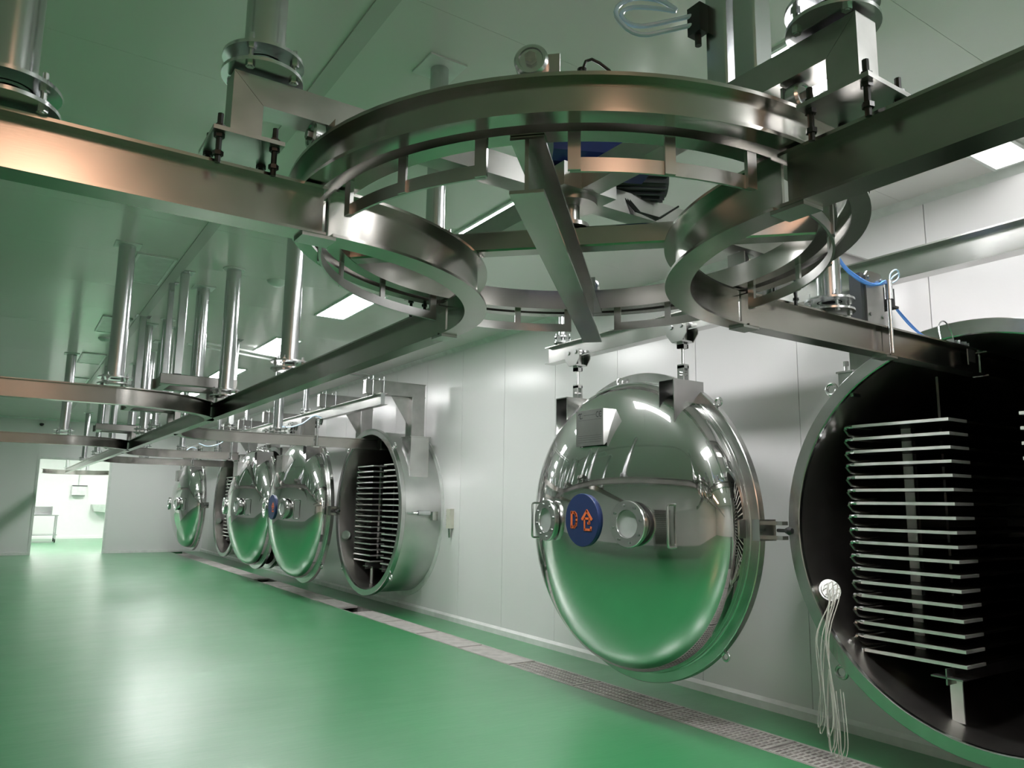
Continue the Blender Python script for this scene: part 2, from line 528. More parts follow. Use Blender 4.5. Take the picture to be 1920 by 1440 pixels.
# ------------------------------------------------------------------ floor drain
dr = Thing('floor_drain', 'long steel floor drain with grate covers set along the green floor', 'drain', (4.405, 5, 0))
b = MB(); b.box(4.235, 4.245, BY, FY - .1, -.1, .003); b.box(4.565, 4.575, BY, FY - .1, -.1, .003)
dr.part('channel_edge', b, M['drain'])
b = MB(); b.box(4.245, 4.565, BY, FY - .1, -.1, -.095)
dr.part('channel_bed', b, M['pit'])
y = 1.4
i = 0
while y < FY - 1.2:
    L = .98
    gap = abs(y - 10.5) < .4 or abs(y - 15.2) < .3 or abs(y - 19.2) < .3
    if gap:
        y += .55
        i += 1
        continue
    fr = MB()
    fr.box(4.25, 4.56, y + .004, y + .016, -.022, .004); fr.box(4.25, 4.56, y + L - .016, y + L - .004, -.022, .004)
    fr.box(4.25, 4.268, y + .016, y + L - .016, -.022, .004); fr.box(4.542, 4.56, y + .016, y + L - .016, -.022, .004)
    if y > 6.2:
        fr.box(4.268, 4.542, y + .016, y + L - .016, -.006, .002)
    g = dr.part('grate_cover', fr, M['drain'], smooth=False)
    if y < 6.2:
        nb = 24
        for k in range(nb):
            yy = y + .03 + (L - .06) * k / (nb - 1)
            bb = MB(); bb.box(4.268, 4.542, yy - .009, yy + .009, -.02, .002)
            dr.part('grate_bar', bb, M['drain'], g, smooth=False)
        bb = MB()
        for xx in (4.335, 4.405, 4.475):
            bb.box(xx - .008, xx + .008, y + .016, y + L - .016, -.018, .0035)
        dr.part('cross_bar', bb, M['drain'], g, smooth=False)['kind'] = 'stuff'
    y += 1.0
    i += 1

# ------------------------------------------------------------------ overhead rails
CX, CY, RR = 1.64, 2.10, 0.920
ZB, ZT = 2.312, 2.460
def rail(name, label, segs, loc, extra=None, group='overhead conveyor rails'):
    t = Thing(name, label, 'rail', loc, group)
    for s in segs:
        b = MB(); b.ibeam(s, ZB, ZT)
        t.part('beam', b, M['steel'])
    return t
def splice(t, x, y, along):
    b = MB()
    if along == 'x':
        b.box(x - .05, x + .05, y - .04, y + .04, ZB - .010, ZB)
    else:
        b.box(x - .04, x + .04, y - .05, y + .05, ZB - .010, ZB)
    t.part('splice_plate', b, M['tube'])
t = rail('overhead_rail', 'steel rail coming in from the left to the near turntable', [[(LX + .02, CY), (CX - RR - .012, CY)]], (-1, CY, ZB)); splice(t, CX - RR - .03, CY, 'x')
t = rail('overhead_rail', 'dark steel rail from the upper right corner to the near turntable', [[(CX, BY + .02), (CX, CY - RR - .012)]], (CX, -1, ZB)); splice(t, CX, CY - RR - .03, 'y')
t = rail('overhead_rail', 'long steel rail running from the turntable down the room to the doorway', [[(CX, CY + RR + .012), (CX, 29.0)]], (CX, 12, ZB)); splice(t, CX, CY + RR + .03, 'y')
t = rail('overhead_rail', 'steel rail from the turntable into the nearest open chamber', [[(CX + RR + .012, CY), (3.64, CY)], [(3.65, CY), (4.62, CY)]], (3.4, CY, ZB)); splice(t, CX + RR + .03, CY, 'x'); splice(t, 3.67, CY, 'x')
b = MB(); b.add([(x_, y_, z_) for y_ in (CY - .042, CY - .030) for x_, z_ in ((3.47, ZT), (3.62, ZT), (3.62, 2.70), (3.60, 2.725), (3.49, 2.725), (3.47, 2.70))], [(0, 1, 2, 3, 4, 5), (11, 10, 9, 8, 7, 6)] + [(q, (q + 1) % 6, (q + 1) % 6 + 6, q + 6) for q in range(6)]); lp = t.part('latch_plate', b, M['plate'], smooth=False)
for zz in (2.50, 2.69):
    for xx in (3.49, 3.60):
        b = MB(); b.cyl((xx, CY - .042, zz), (xx, CY - .050, zz), .009, 8); t.part('bolt', b, M['bolt'], lp)
b = MB(); b.box(3.44, 3.62, CY - .030, CY + .03, ZT, 2.71); t.part('latch_body', b, M['motorgrey'], lp)
b = MB(); b.cyl((3.655, CY - .05, ZB + .01), (3.655, CY - .05, 2.60), .010, 12); b.cyl((3.655, CY - .05, 2.60), (3.655, CY - .05, 2.70), .020, 16); t.part('latch_rod', b, M['galv'])
b = MB(); b.box(4.42, 4.425, CY - .052, CY - .046, 2.35, 2.44); b.box(4.425, 4.50, CY - .052, CY - .047, 2.37, 2.44); t.part('stop_plate', b, M['tube'])
for k, xx in enumerate((4.36, 4.43, 4.50)):
    b = MB(); b.box(xx - .018, xx + .018, CY - .02, CY + .02, ZT, ZT + .006); b.box(xx - .018, xx - .014, CY - .02, CY + .02, ZT, ZT + .035); b.box(xx + .012, xx + .016, CY - .02, CY + .02, ZT, ZT + .03); t.part('clip', b, M['galv'])
b = MB(); b.tube(soft([(4.20, CY - .02, ZT + .01), (4.22, CY, ZT + .10), (4.29, CY, ZT + .14), (4.36, CY, ZT + .09), (4.38, CY, ZT + .02)]), .004, 6); t.part('wire_loop', b, M['galv'])

rail('overhead_rail', 'curved steel rail from the left joining the long rail at the second switch', [[(LX + .02, 7.0), (.70, 7.0)] + arc(.70, 7.92, .92, -90, -3)], (-1, 7, ZB))
rail('overhead_rail', 'curved steel rail from the left joining the long rail at the third switch', [[(LX + .02, 13.0), (.70, 13.0)] + arc(.70, 13.92, .92, -90, -3)], (-1, 13, ZB))
for i, (vy, xe) in enumerate(((VY[1], 4.6), (VY[2], 3.75), (VY[3], 4.6))):
    nm = ('second open chamber', 'closed chamber', 'farthest open chamber')[i]
    t = rail('overhead_rail', 'steel rail branching off the long rail towards the %s' % nm, [arc(2.57, vy - .9, .9, 176, 90) + [(3.62, vy)]], (2.6, vy, ZB))
    b = MB(); b.ibeam([(3.64, vy), (xe, vy)] if i != 1 else [(3.64, vy), (3.80, vy)], ZB, ZT); t.part('hinged_beam', b, M['steel'])
    splice(t, 3.65, vy, 'x')
    b = MB(); b.box(3.47, 3.62, vy - .042, vy - .030, ZT, 2.72); b.box(3.44, 3.62, vy - .030, vy + .03, ZT, 2.70); t.part('latch_plate', b, M['darksteel'], smooth=False)
    b = MB(); b.cyl((3.655, vy - .05, ZB + .01), (3.655, vy - .05, 2.60), .012, 12); b.cyl((3.655, vy - .05, 2.60), (3.655, vy - .05, 2.70), .022, 16); t.part('latch_rod', b, M['galv'])
    b = MB(); b.tube(soft([(3.05, vy, 2.60), (3.2, vy - .06, 2.54), (3.4, vy - .08, 2.60), (3.5, vy - .07, 2.68), (3.6, vy - .05, 2.76), (3.7, vy - .05, 2.72)]), .008, 6); t.part('air_tube', b, M['tubepale'])
# curved rail in the next room
rail('overhead_rail', 'curved rail loop hanging in the bright room beyond the doorway', [arc(2.0, 29.2, 1.0, 170, 20) + [(3.6, 29.1)]], (2, 29, ZB))

# ------------------------------------------------------------------ turntable
tt = Thing('turntable', 'large round steel rail turntable hung under the ceiling in front', 'turntable', (CX, CY, ZB), None)
b = MB(); rc = circle(CX, CY, .970); b.ribbon(rc, -.032, .032, ZT + .096, ZT + .106, True); b.ribbon(rc, -.006, .006, ZT + .016, ZT + .096, True); b.ribbon(rc, -.028, .028, ZT + .006, ZT + .016, True); tt.part('outer_ring', b, M['ring'])
b = MB(); b.ribbon(circle(CX, CY, .872), -.028, .028, ZT + .006, ZT + .095, True); tt.part('inner_ring', b, M['ring'])
b = MB(); b.ibeam(arc(CX - RR, CY + RR, RR, -89.6, -.4, 40), ZB, ZT); tt.part('curved_rail', b, M['ring'])
b = MB(); b.ibeam(arc(CX + RR, CY - RR, RR, 179.6, 90.4, 40), ZB, ZT); tt.part('curved_rail', b, M['ring'])
dg = .7071
b = MB(); b.ibeam([(CX - .89 * dg, CY - .89 * dg), (CX + .89 * dg, CY + .89 * dg)], ZB, ZT + .004); tt.part('straight_rail', b, M['steel'])
b = MB(); b.rtube((CX - .845 * dg, CY + .845 * dg, 2.505), (CX + .845 * dg, CY - .845 * dg, 2.505), .075, .076, .006); tt.part('cross_beam', b, M['steel'], smooth=False)
for (a0, a1) in ((185.5, 218), (232, 264.5), (275.5, 354.5), (5.5, 38), (52, 84.5), (95.5, 174.5)):
    b = MB(); b.ribbon(arc(CX, CY, .885, a0, a1, 24), -.004, .004, 2.365, 2.402); g = tt.part('guard_bar', b, M['tube'])
    n = max(2, round((a1 - a0) / 18))
    for k in range(n + 1):
        a = math.radians(a0 + (a1 - a0) * (k + (.04 if k == 0 else -.04 if k == n else 0)) / n)
        c = Vector((CX + (.892) * math.cos(a), CY + (.892) * math.sin(a), (2.366 + ZT + .006) / 2))
        tg = Vector((-math.sin(a), math.cos(a), 0)); rd = Vector((math.cos(a), math.sin(a), 0))
        b = MB(); b.obox(c, tg * (.016 if k in (0, n) else .014), rd * (.006 if k in (0, n) else .004), (0, 0, (ZT + .006 - 2.366) / 2)); tt.part('guard_hanger', b, M['tube'])
for a in (182, 226.5, 270, 0, 46, 90):
    r = math.radians(a)
    rd = Vector((math.cos(r), math.sin(r), 0)); tg = Vector((-math.sin(r), math.cos(r), 0))
    c = Vector((CX, CY, 0)) + rd * .975 + Vector((0, 0, ZT + .106 + .042))
    b = MB()
    b.lathe([(-.02, .008), (-.02, .036), (-.014, .042), (.014, .042), (.02, .036), (.02, .030), (.016, .028), (.016, .0)], c, rd, 28)
    w = tt.part('guide_roller', b, M['galv'])
    b = MB(); b.cyl(c + rd * .012, c + rd * .030, .015, 6); tt.part('axle_bolt', b, M['bolt'], w)
    b = MB(); b.obox(c - rd * .035 + tg * .02, rd * .004, tg * .045, (0, 0, .040)); tt.part('roller_bracket', b, M['tube'], w)

# fixed cross frame carrying the turntable
fr = Thing('support_frame', 'square tube cross frame with four bolted legs above the turntable', 'frame', (CX, CY, ZT))
ZA0, ZA1 = 2.652, 2.737
za = (ZA0 + ZA1) / 2
LEG = {'w': ((-1, 0), 1.175), 's': ((0, -1), 1.125), 'n': ((0, 1), 1.10), 'e': ((1, 0), 1.15)}
for k, (d, L) in LEG.items():
    d = Vector((d[0], d[1], 0)); sd = Vector((-d.y, d.x, 0))
    c0 = Vector((CX, CY, 0))
    ha = (ZA1 - ZA0) / 2
    # mitred elbow: arm and leg cut along the diagonal
    def prism(poly):
        n = len(poly)
        vs = [c0 + d * u + sd * e + Vector((0, 0, z)) for e in (-.042, .042) for u, z in poly]
        m = MB(); m.add(vs, [tuple(range(n - 1, -1, -1)), tuple(range(n, 2 * n))] + [(q, (q + 1) % n, (q + 1) % n + n, q + n) for q in range(n)])
        return m
    fr.part('arm', prism([(.12, ZA0), (L - ha, ZA0), (L + ha, ZA1), (.12, ZA1)]), M['tube'], smooth=False)
    fr.part('leg', prism([(L - ha, 2.536), (L + ha, 2.536), (L + ha, ZA1 - .0015), (L - ha, ZA0 - .0015)]), M['tube'], smooth=False)
    pl = MB(); pl.obox(c0 + d * L + Vector((0, 0, 2.529)), d * .095, sd * .095, (0, 0, .006)); p = fr.part('base_plate', pl, M['tube'])
    for sx in (-1, 1):
        for sy in (-1, 1):
            q = c0 + d * (L + sx * .074) + sd * sy * .068
            bb = MB(); bb.cyl(q + Vector((0, 0, ZT - .02)), q + Vector((0, 0, 2.58)), .008, 8)
            for zz in (2.536, 2.511, ZT):
                bb.cyl(q + Vector((0, 0, zz)), q + Vector((0, 0, zz + .012)), .014, 6)
            fr.part('bolt', bb, M['dark'], p)
b = MB(); b.cbox((CX, CY, za), (.24, .24, .087)); fr.part('hub', b, M['tube'])
b = MB(); b.cyl((CX, CY, 2.63), (CX, CY, ZA0), .10, 32); b.cyl((CX, CY, 2.545), (CX, CY, 2.63), .035, 20); b.cyl((CX, CY, 2.545), (CX, CY, 2.56), .07, 24); fr.part('hub_shaft', b, M['tube'])
# gear motor on the hub
mo = Thing('gear_motor', 'blue gear motor sitting on the hub above the turntable', 'motor', (CX, CY, ZA1))
gx, gy = CX + .06, CY - .09
b = MB(); b.rtube((gx - .17, gy + .08, 2.835), (gx + .17, gy - .08, 2.835), .20, .17, .03); b.cyl((gx, gy, ZA1 + .001), (gx, gy, 2.76), .09, 24); mo.part('gearbox', b, M['blue'])
b = MB(); b.cyl((gx + .08, gy - .03, 2.92), (gx + .08, gy - .03, 3.07), .095, 28); b.lathe([(0, .095), (.03, .085), (.045, .05), (.048, 0)], (gx + .08, gy - .03, 3.07), (0, 0, 1), 28); mo.part('motor_body', b, M['motorgrey'])
b = MB(); b.cbox((gx - .06, gy + .02, 3.05), (.06, .06, .15)); b.cyl((gx - .06, gy + .02, 3.12), (gx - .06, gy + .02, 3.15), .018, 10); mo.part('terminal_box', b, M['dark'])
b = MB(); b.tube([(gx - .06, gy + .02, 3.14), (gx - .05, gy + .01, 3.18), (gx - .03, gy - .0, 3.19), (gx + .0, gy - .01, 3.18), (gx + .03, gy - .03, 3.15), (gx + .06, gy - .04, 3.10)], .006, 8); mo.part('cable', b, M['dark'])
q0 = Vector((CX + .24, CY + .02, 2.80)); dd = Vector((.86, -.5, 0))
b = MB(); b.cyl(q0 - dd * .05, q0 + dd * .2, .055, 28); mo.part('drive_motor', b, M['motorgrey'])
b = MB()
sn = dd.cross(Vector((0, 0, 1)))
for k in range(18):
    a = 2 * pi * k / 18
    n = sn * math.cos(a) + Vector((0, 0, math.sin(a)))
    b.obox(q0 + dd * .08 + n * .062, dd * .11, n * .012, dd.cross(n) * .003)
mo.part('cooling_fins', b, M['motorgrey'])
b = MB()
for e in (0, .012, .024):
    b.tube([(CX + .22 + e, CY - .03, 2.73), (CX + .27 + e, CY - .06, 2.66), (CX + .36, CY - .10 + e, 2.64), (CX + .44, CY - .12, 2.70)], .004, 6)
mo.part('wiring', b, M['dark'])

# ------------------------------------------------------------------ hangers from the ceiling
def hanger(x, y, zb, label, r=.057, square=False, discs=True, group='ceiling hangers of the rails'):
    t = Thing('ceiling_hanger', label, 'hanger', (x, y, zb), group)
    z1 = zb + (.052 if discs else 0)
    b = MB()
    if square:
        b.rtube((x, y, z1), (x, y, HC - .008), 2 * r, 2 * r, .005)
    else:
        b.lathe([(z1, r * .88), (z1, r), (HC - .008, r)], (x, y, 0), (0, 0, 1), 28)
    t.part('pipe', b, M['galv'])
    b = MB()
    if square:
        b.box(x - r * 2.2, x + r * 2.2, y - r * 2.2, y + r * 2.2, HC - .009, HC - .0005)
    elif int(x * 100 + y * 100) % 2:
        b.cyl((x, y, HC - .009), (x, y, HC - .0005), r * 1.5, 28)
    else:
        b.box(x - .1, x + .1, y - .1, y + .1, HC - .009, HC - .0005)
    t.part('ceiling_plate', b, M['alu'] if not square else M['galv'])
    if discs:
        R = r * 2.0
        b = MB(); b.lathe([(zb, 0), (zb, R), (zb + .010, R), (zb + .010, 0)], (x, y, 0), (0, 0, 1), 36); t.part('lower_flange', b, M['galv'])
        b = MB(); b.lathe([(z1, r * .62), (z1, R), (z1 + .010, R), (z1 + .010, r * .62)], (x, y, 0), (0, 0, 1), 36, True); t.part('upper_flange', b, M['galv'])
        for k in range(4):
            a = pi / 4 + pi / 2 * k + .15
            q = Vector((x + R * .8 * math.cos(a), y + R * .8 * math.sin(a), 0))
            bb = MB(); bb.cyl(q + Vector((0, 0, zb - .012)), q + Vector((0, 0, z1 + .040)), .007, 8)
            for zz in (zb - .010, zb + .010, z1 - .010, z1 + .010):
                bb.cyl(q + Vector((0, 0, zz)), q + Vector((0, 0, zz + .010)), .013, 6)
            t.part('bolt', bb, M['galv'])
    return t
H0 = ZT + .012
hanger(-.085, CY, H0, 'thick galvanised pipe hanger at the top left edge, holding the near left rail')
hanger(.51, CY, ZA1 + .012, 'galvanised pipe hanger standing on the left leg of the cross frame')
hanger(1.60, CY + 1.0, ZA1 + .012, 'galvanised pipe hanger with square ceiling plate behind the big ring', .045)
hanger(CX, CY - 1.08, ZA1 + .012, 'galvanised pipe hanger on the leg near the upper right corner')
hanger(3.22, CY, H0, 'bright pipe hanger on the rail into the nearest chamber')
hanger(1.62, 5.35, H0, 'thick pipe hanger holding the long rail just beyond the turntable', .063)
hanger(.68, 6.98, H0, 'galvanised pipe hanger on the second rail from the left', .066)
hanger(1.60, 7.15, H0, 'galvanised pipe hanger on the long rail before the second switch', .066)
SB = 2.695
hanger(1.24, 7.52, SB, 'thin square post standing on the switch box of the second rail', .036, True, False)
hanger(1.50, 7.98, SB, 'galvanised round pipe behind the square post at the second switch', .062, False, False)
hanger(1.20, 7.98, SB, 'thin bright square post at the far corner of the second switch box', .026, True, False)
hanger(.66, 13.0, H0, 'galvanised pipe hanger on the third rail from the left', .066)
hanger(1.60, 12.0, H0, 'pipe hanger on the long rail just before the third switch', .066)
hanger(1.60, 13.38, SB, 'pipe hanger on the box of the third switch', .062, False, False)
hanger(1.24, 13.38, SB, 'thin square post standing on the switch box of the third rail', .036, True, False)
hanger(1.22, 13.82, SB, 'slim round pipe at the far corner of the third switch box', .040, False, False)
hanger(1.18, 9.70, SB, 'slim square post on the middle switch box, left corner', .036, True, False)
hanger(1.45, 9.70, SB, 'round pipe on the middle switch box, between rail and square post', .055, False, False)
hanger(1.30, 10.14, SB, 'round pipe at the far side of the middle switch box', .055, False, False)
hanger(1.62, 10.14, SB, 'slim square post at the far side of the middle switch box', .030, True, False)
hanger(2.42, 10.4, H0, 'white square post above the bend of the second chamber rail', .036, True)
hanger(3.10, VY[1], H0, 'pipe hanger on the rail into the second open chamber', .066)
hanger(1.62, 11.2, H0, 'slim pipe hanger on the long rail beyond the middle switch box', .045)
hanger(2.05, VY[2] - .30, H0, 'pipe hanger above the bend of the closed chamber rail', .066)
hanger(2.75, VY[2], H0, 'slim pipe hanger on the straight of the closed chamber rail', .05)
hanger(3.40, VY[2], H0, 'slim pipe hanger at the end of the closed chamber rail', .035)
hanger(2.6, VY[3], H0, 'pipe hanger on the farthest chamber rail', .06)
hanger(1.62, 16.2, H0, 'pipe hanger on the long rail in the far half of the room', .06)
hanger(1.62, 18.8, H0, 'pipe hanger on the long rail, second last before the doorway', .06)
hanger(1.62, 22.0, H0, 'pipe hanger on the long rail, last before the doorway', .06)
def next_hanger(x, y, label):
    t = Thing('ceiling_hanger', label, 'hanger', (x, y, ZT), 'ceiling hangers of the rails')
    b = MB(); b.cyl((x, y, ZT), (x, y, 3.40), .05, 16); t.part('pipe', b, M['galv'])
    b = MB(); b.cyl((x, y, ZT + .002), (x, y, ZT + .012), .10, 20); t.part('lower_flange', b, M['galv'])
next_hanger(2.35, 30.14, 'pipe hanger above the rail loop in the bright next room')
next_hanger(1.62, 28.0, 'pipe hanger at the end of the long rail in the next room')
hanger(4.15, 5.42, 3.005, 'slim pipe hanger on the end of the nearest door track', .040)
hanger(4.15, 12.6, 3.005, 'slim pipe hanger on the track above the second door', .045)
hanger(4.15, 16.4, 3.005, 'slim pipe hanger on the track above the third door', .045)
# square posts over the near right leg
for i, (px, py, lb) in enumerate(((CX + .005, CY - .73, 'dark square post on the arm near the upper right corner, left of two'), (CX + .005, CY - .83, 'brown steel square post on the arm near the upper right corner, right of two'))):
    hanger(px, py, ZA1, lb, .038, True, False)
for i, (x0, yy) in enumerate(((1.10, 7.75), (1.10, 13.6), (1.08, 9.92))):
    t = Thing('switch_box', ('steel box frame of the second rail switch under two posts', 'steel box frame of the third rail switch under two posts', 'steel box frame on the long rail midway between two switches')[i], 'frame', (1.4, yy, 2.5), 'rail switch boxes')
    for dy in (-.22, .22):
        b = MB(); b.rtube((x0, yy + dy, 2.64), (1.78, yy + dy, 2.64), .08, .10, .006); t.part('cross_tube', b, M['darksteel'])
    for xx in (x0 + .06, 1.70):
        b = MB(); b.rtube((xx, yy - .18, 2.64), (xx, yy + .18, 2.64), .08, .10, .006); t.part('side_tube', b, M['darksteel'])
    for xx, dy in ((1.64, -.22), (1.64, .22)):
        b = MB(); b.rtube((xx, yy + dy, ZT), (xx, yy + dy, 2.59), .07, .07, .006); t.part('foot', b, M['darksteel'])

# air tubes with a sensor block at the upper right
t = Thing('sensor_block', 'black sensor block with looped pale blue air tubes at the top', 'sensor', (CX - .03, CY - .70, 3.0))
b = MB(); b.cbox((CX - .05, CY - .68, 2.98), (.035, .05, .09)); b.cyl((CX - .05, CY - .68, 2.94), (CX - .05, CY - .68, 2.90), .010, 10); t.part('body', b, M['dark'])
for k in range(2):
    e = k * .03
    b = MB(); b.tube(soft([(CX - .06, CY - .67, 3.0 - e), (CX - .11, CY - .62, 2.99 - e), (CX - .19, CY - .56, 2.97 - e), (CX - .23 - e, CY - .53, 3.01), (CX - .20, CY - .54, 3.05 + e), (CX - .12, CY - .60, 3.04 + e), (CX - .08, CY - .64, 3.02), (CX - .12, CY - .61, 3.06), (CX - .19, CY - .56, 3.09 + e), (CX - .25, CY - .52, 3.20)]), .007, 8); t.part('air_tube', b, M['tubepale'])

# ------------------------------------------------------------------ drying chambers
XF = 4.46
def chamber(vy, label, hoses=True):
    t = Thing('drying_chamber', label, 'chamber', (XF, vy, 0), 'round steel drying chambers in the right wall')
    o = (0, vy, CZ)
    b = MB()
    b.lathe([(XF + .06, 1.12), (XF + .06, 1.16), (XF + .07, 1.165), (WX + .15, 1.165), (WX + .15, 1.12)], o, (1, 0, 0), 96)
    t.part('shell', b, M['shell'])
    b = MB(); b.lathe([(XF, 1.125), (XF, 1.20), (XF + .006, 1.205), (XF + .064, 1.205), (XF + .07, 1.20), (XF + .07, 1.166)], o, (1, 0, 0), 112)
    b.lathe([(XF, 1.125), (XF + .004, 1.118), (XF + .03, 1.118)], o, (1, 0, 0), 112)
    t.part('front_flange', b, M['satin'])
    b = MB(); b.lathe([(XF + .03, 1.118), (7.4, 1.118), (7.55, .95), (7.62, .6), (7.65, .0)], o, (1, 0, 0), 96)
    t.part('inner_wall', b, M['liner'])
    b = MB(); b.lathe([(WX - .012, 1.164), (WX - .012, 1.235), (WX, 1.235)], o, (1, 0, 0), 96); t.part('wall_collar', b, M['alu'])
    # lifting lugs on the flange
    for a in (133, 47, 225, 315):
        r = math.radians(a)
        c = Vector((XF + .035, vy + 1.245 * math.cos(r), CZ + 1.245 * math.sin(r)))
        b = MB()
        n = 20
        k = 8
        vs = []
        for i in range(n):
            p = 2 * pi * i / n
            for j in range(k):
                q = 2 * pi * j / k
                rr = .036 + .012 * math.cos(q)
                vs.append(c + Vector((.012 * math.sin(q), rr * math.cos(p), rr * math.sin(p))))
        b.add(vs, [(i * k + j, i * k + (j + 1) % k, ((i + 1) % n) * k + (j + 1) % k, ((i + 1) % n) * k + j) for i in range(n) for j in range(k)])
        t.part('lifting_lug', b, M['satin'])
    # shelf stacks
    for s in (-1, 1):
        y0, y1 = (vy + .19, vy + .81) if s > 0 else (vy - .81, vy - .19)
        for k in range(18):
            z = .662 + k * .0835
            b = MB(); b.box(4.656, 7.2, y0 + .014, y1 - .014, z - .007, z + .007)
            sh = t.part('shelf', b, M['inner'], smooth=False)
            ye = y1 if s > 0 else y0
            b = MB(); b.box(4.64, 4.656, y0, y1, z - .009, z + .009); b.box(4.656, 4.86, y0, y0 + .014, z - .009, z + .009); b.box(4.656, 4.86, y1 - .014, y1, z - .009, z + .009)
            t.part('front_edge', b, M['shelf'], sh, smooth=False)
            b = MB(); b.cyl((4.665, ye, z), (4.665, ye + s * .03, z), .013, 10); b.cyl((4.665, ye + s * .03, z), (4.665, ye + s * .05, z), .009, 8); b.cyl((4.665, ye + s * .05, z - .004), (4.665, ye + s * .065, z - .004), .013, 6)
            t.part('pipe_fitting', b, M['galv'], sh)
            if k > 0 and hoses:
                b = MB(); b.tube([(4.67, ye + s * .05, z), (4.67, ye + s * .075, z - .015), (4.69, ye + s * .06, z - .05), (4.74, ye + s * .02, z - .062), (4.82, ye - s * .03, z - .055)], .009, 7)
                t.part('hose', b, M['hosemetal'], sh)
        yp = vy + s * .62
        b = MB(); b.box(4.95, 4.957, yp - .035, yp + .035, .60, 2.12); b.box(4.95, 4.99, yp - .035, yp - .029, .60, 2.12); t.part('shelf_post', b, M['shelf'])
        # foot stand
        yy = vy + s * .30
        b = MB(); zf = CZ - math.sqrt(1.118 ** 2 - .33 ** 2) - .01
        b.box(4.72, 4.73, yy - .035, yy + .035, zf, .585)
        t.part('stand_post', b, M['shelf'])
        b = MB(); b.box(4.62, 4.80, yy - .09, yy + .09, .585, .593); b.box(4.62, 7.1, yy - .004, yy + .004, .55, .64); t.part('stand_head', b, M['tube'])
    b = MB(); b.ibeam([(4.66, vy), (7.2, vy)], ZB, ZT); t.part('chamber_rail', b, M['steel'])
    # side port with terminals on the inner wall
    c = Vector((4.60, vy + 1.035, CZ - .415)); n = Vector((-.55, -.78, .31)).normalized()
    b = MB(); b.cyl(c + n * -.06, c + n * .07, .070, 24); b.cyl(c + n * .07, c + n * .078, .058, 24)
    t.part('cable_port', b, M['satin'])
    # support boxes on the shell for the door track
    for s in (-1, 1):
        yb = vy + s * (.72 if vy < 3 else .92)
        b = MB()
        ys = [yb - .14 + .28 * q / 8 for q in range(9)]
        poly = [(yb + .14, 2.44), (yb - .14, 2.44)] + [(q, CZ + math.sqrt(1.158 ** 2 - (q - vy) ** 2)) for q in ys]
        n = len(poly)
        b.add([(x_, q, z_) for x_ in (4.64, 4.92) for q, z_ in poly], [tuple(range(n)), tuple(range(2 * n - 1, n - 1, -1))] + [(k, (k + 1) % n, (k + 1) % n + n, k + n) for k in range(n)])
        b.box(4.62, 4.94, yb - .16, yb + .16, 2.44, 2.452)
        t.part('support_box', b, M['satin'], smooth=False)
    return t
def fixture(t, vy):
    b = MB(); yb = vy - 1.19
    b.cyl((4.62, yb, 1.40), (4.70, yb - .03, 1.40), .018, 10); b.cyl((4.70, yb - .03, 1.40), (4.88, yb - .03, 1.40), .035, 16); b.cbox((4.95, yb - .03, 1.36), (.08, .07, .12)); b.cyl((4.55, yb - .01, 1.40), (4.64, yb - .02, 1.40), .012, 8)
    t.part('locking_cylinder', b, M['galv'])
c1 = chamber(VY[0], 'nearest open drying chamber at the right edge with dark shelves')
c2 = chamber(VY[1], 'second open drying chamber with its shell standing out from the wall')
c3 = chamber(VY[2], 'drying chamber behind the closed third door')
c4 = chamber(VY[3], 'farthest open drying chamber, half hidden between two doors')
for c, vy in ((c1, VY[0]), (c2, VY[1]), (c4, VY[3])):
    fixture(c, vy)
# small box with a valve on top of the nearest flange
b = MB(); b.box(4.50, 4.58, 2.80, 2.90, 2.26, 2.42); b.box(4.49, 4.59, 2.79, 2.91, 2.42, 2.432); b.cyl((4.53, 2.86, 2.432), (4.53, 2.86, 2.48), .012, 8); b.cyl((4.53, 2.86, 2.47), (4.53, 2.86, 2.50), .018, 10)
bx = c1.part('sensor_box', b, M['satin'])

# cable bundle hanging out of the nearest chamber
t = Thing('cable_bundle', 'bundle of thin grey sensor cables hanging out of the nearest chamber', 'cable', (4.5, 3.02, .2))
PC = Vector((4.60, VY[0] + 1.035, CZ - .415)) + Vector((-.55, -.78, .31)).normalized() * .078
for k in range(9):
    a = 2 * pi * k / 8
    p0 = PC + (Vector((.82, -.57, 0)) * math.cos(a) + Vector((.17, .25, .95)) * math.sin(a)) * (.042 if k < 8 else 0)
    lo = .02 + .05 * random.random() + (.12 if k > 4 else 0)
    w = (k - 4) * .014 + random.uniform(-.02, .02)
    lip = Vector((4.435, 3.03 + w * .5, .84 + .02 * (k % 2)))
    pts = [p0, p0 + Vector((-.015, -.035, .018)), p0 + Vector((-.05, -.055, -.01)), p0 * .45 + lip * .55 + Vector((-.03, -.05, .03)), lip]
    for q in range(1, 7):
        f = q / 6
        pts.append(Vector((4.40 - .02 * math.sin(f * 3 + k), 3.03 + w * (.5 + .6 * f) + .015 * math.sin(f * 6 + k), lip.z + (lo - lip.z) * f)))
    e = pts[-1]
    pts += [e + Vector((-.02, -.03, .005)), e + Vector((-.01, -.055, .08)), e + Vector((.0, -.045, .22)), e + Vector((.01, -.025, .40))]
    # smooth the polyline
    for _ in range(2):
        new = [pts[0]]
        for a, c in zip(pts[:-1], pts[1:]):
            new += [a * .75 + c * .25, a * .25 + c * .75]
        pts = new + [pts[-1]]
    b = MB(); b.tube(pts, .003, 5)
    t.part('cable', b, M['cable'])

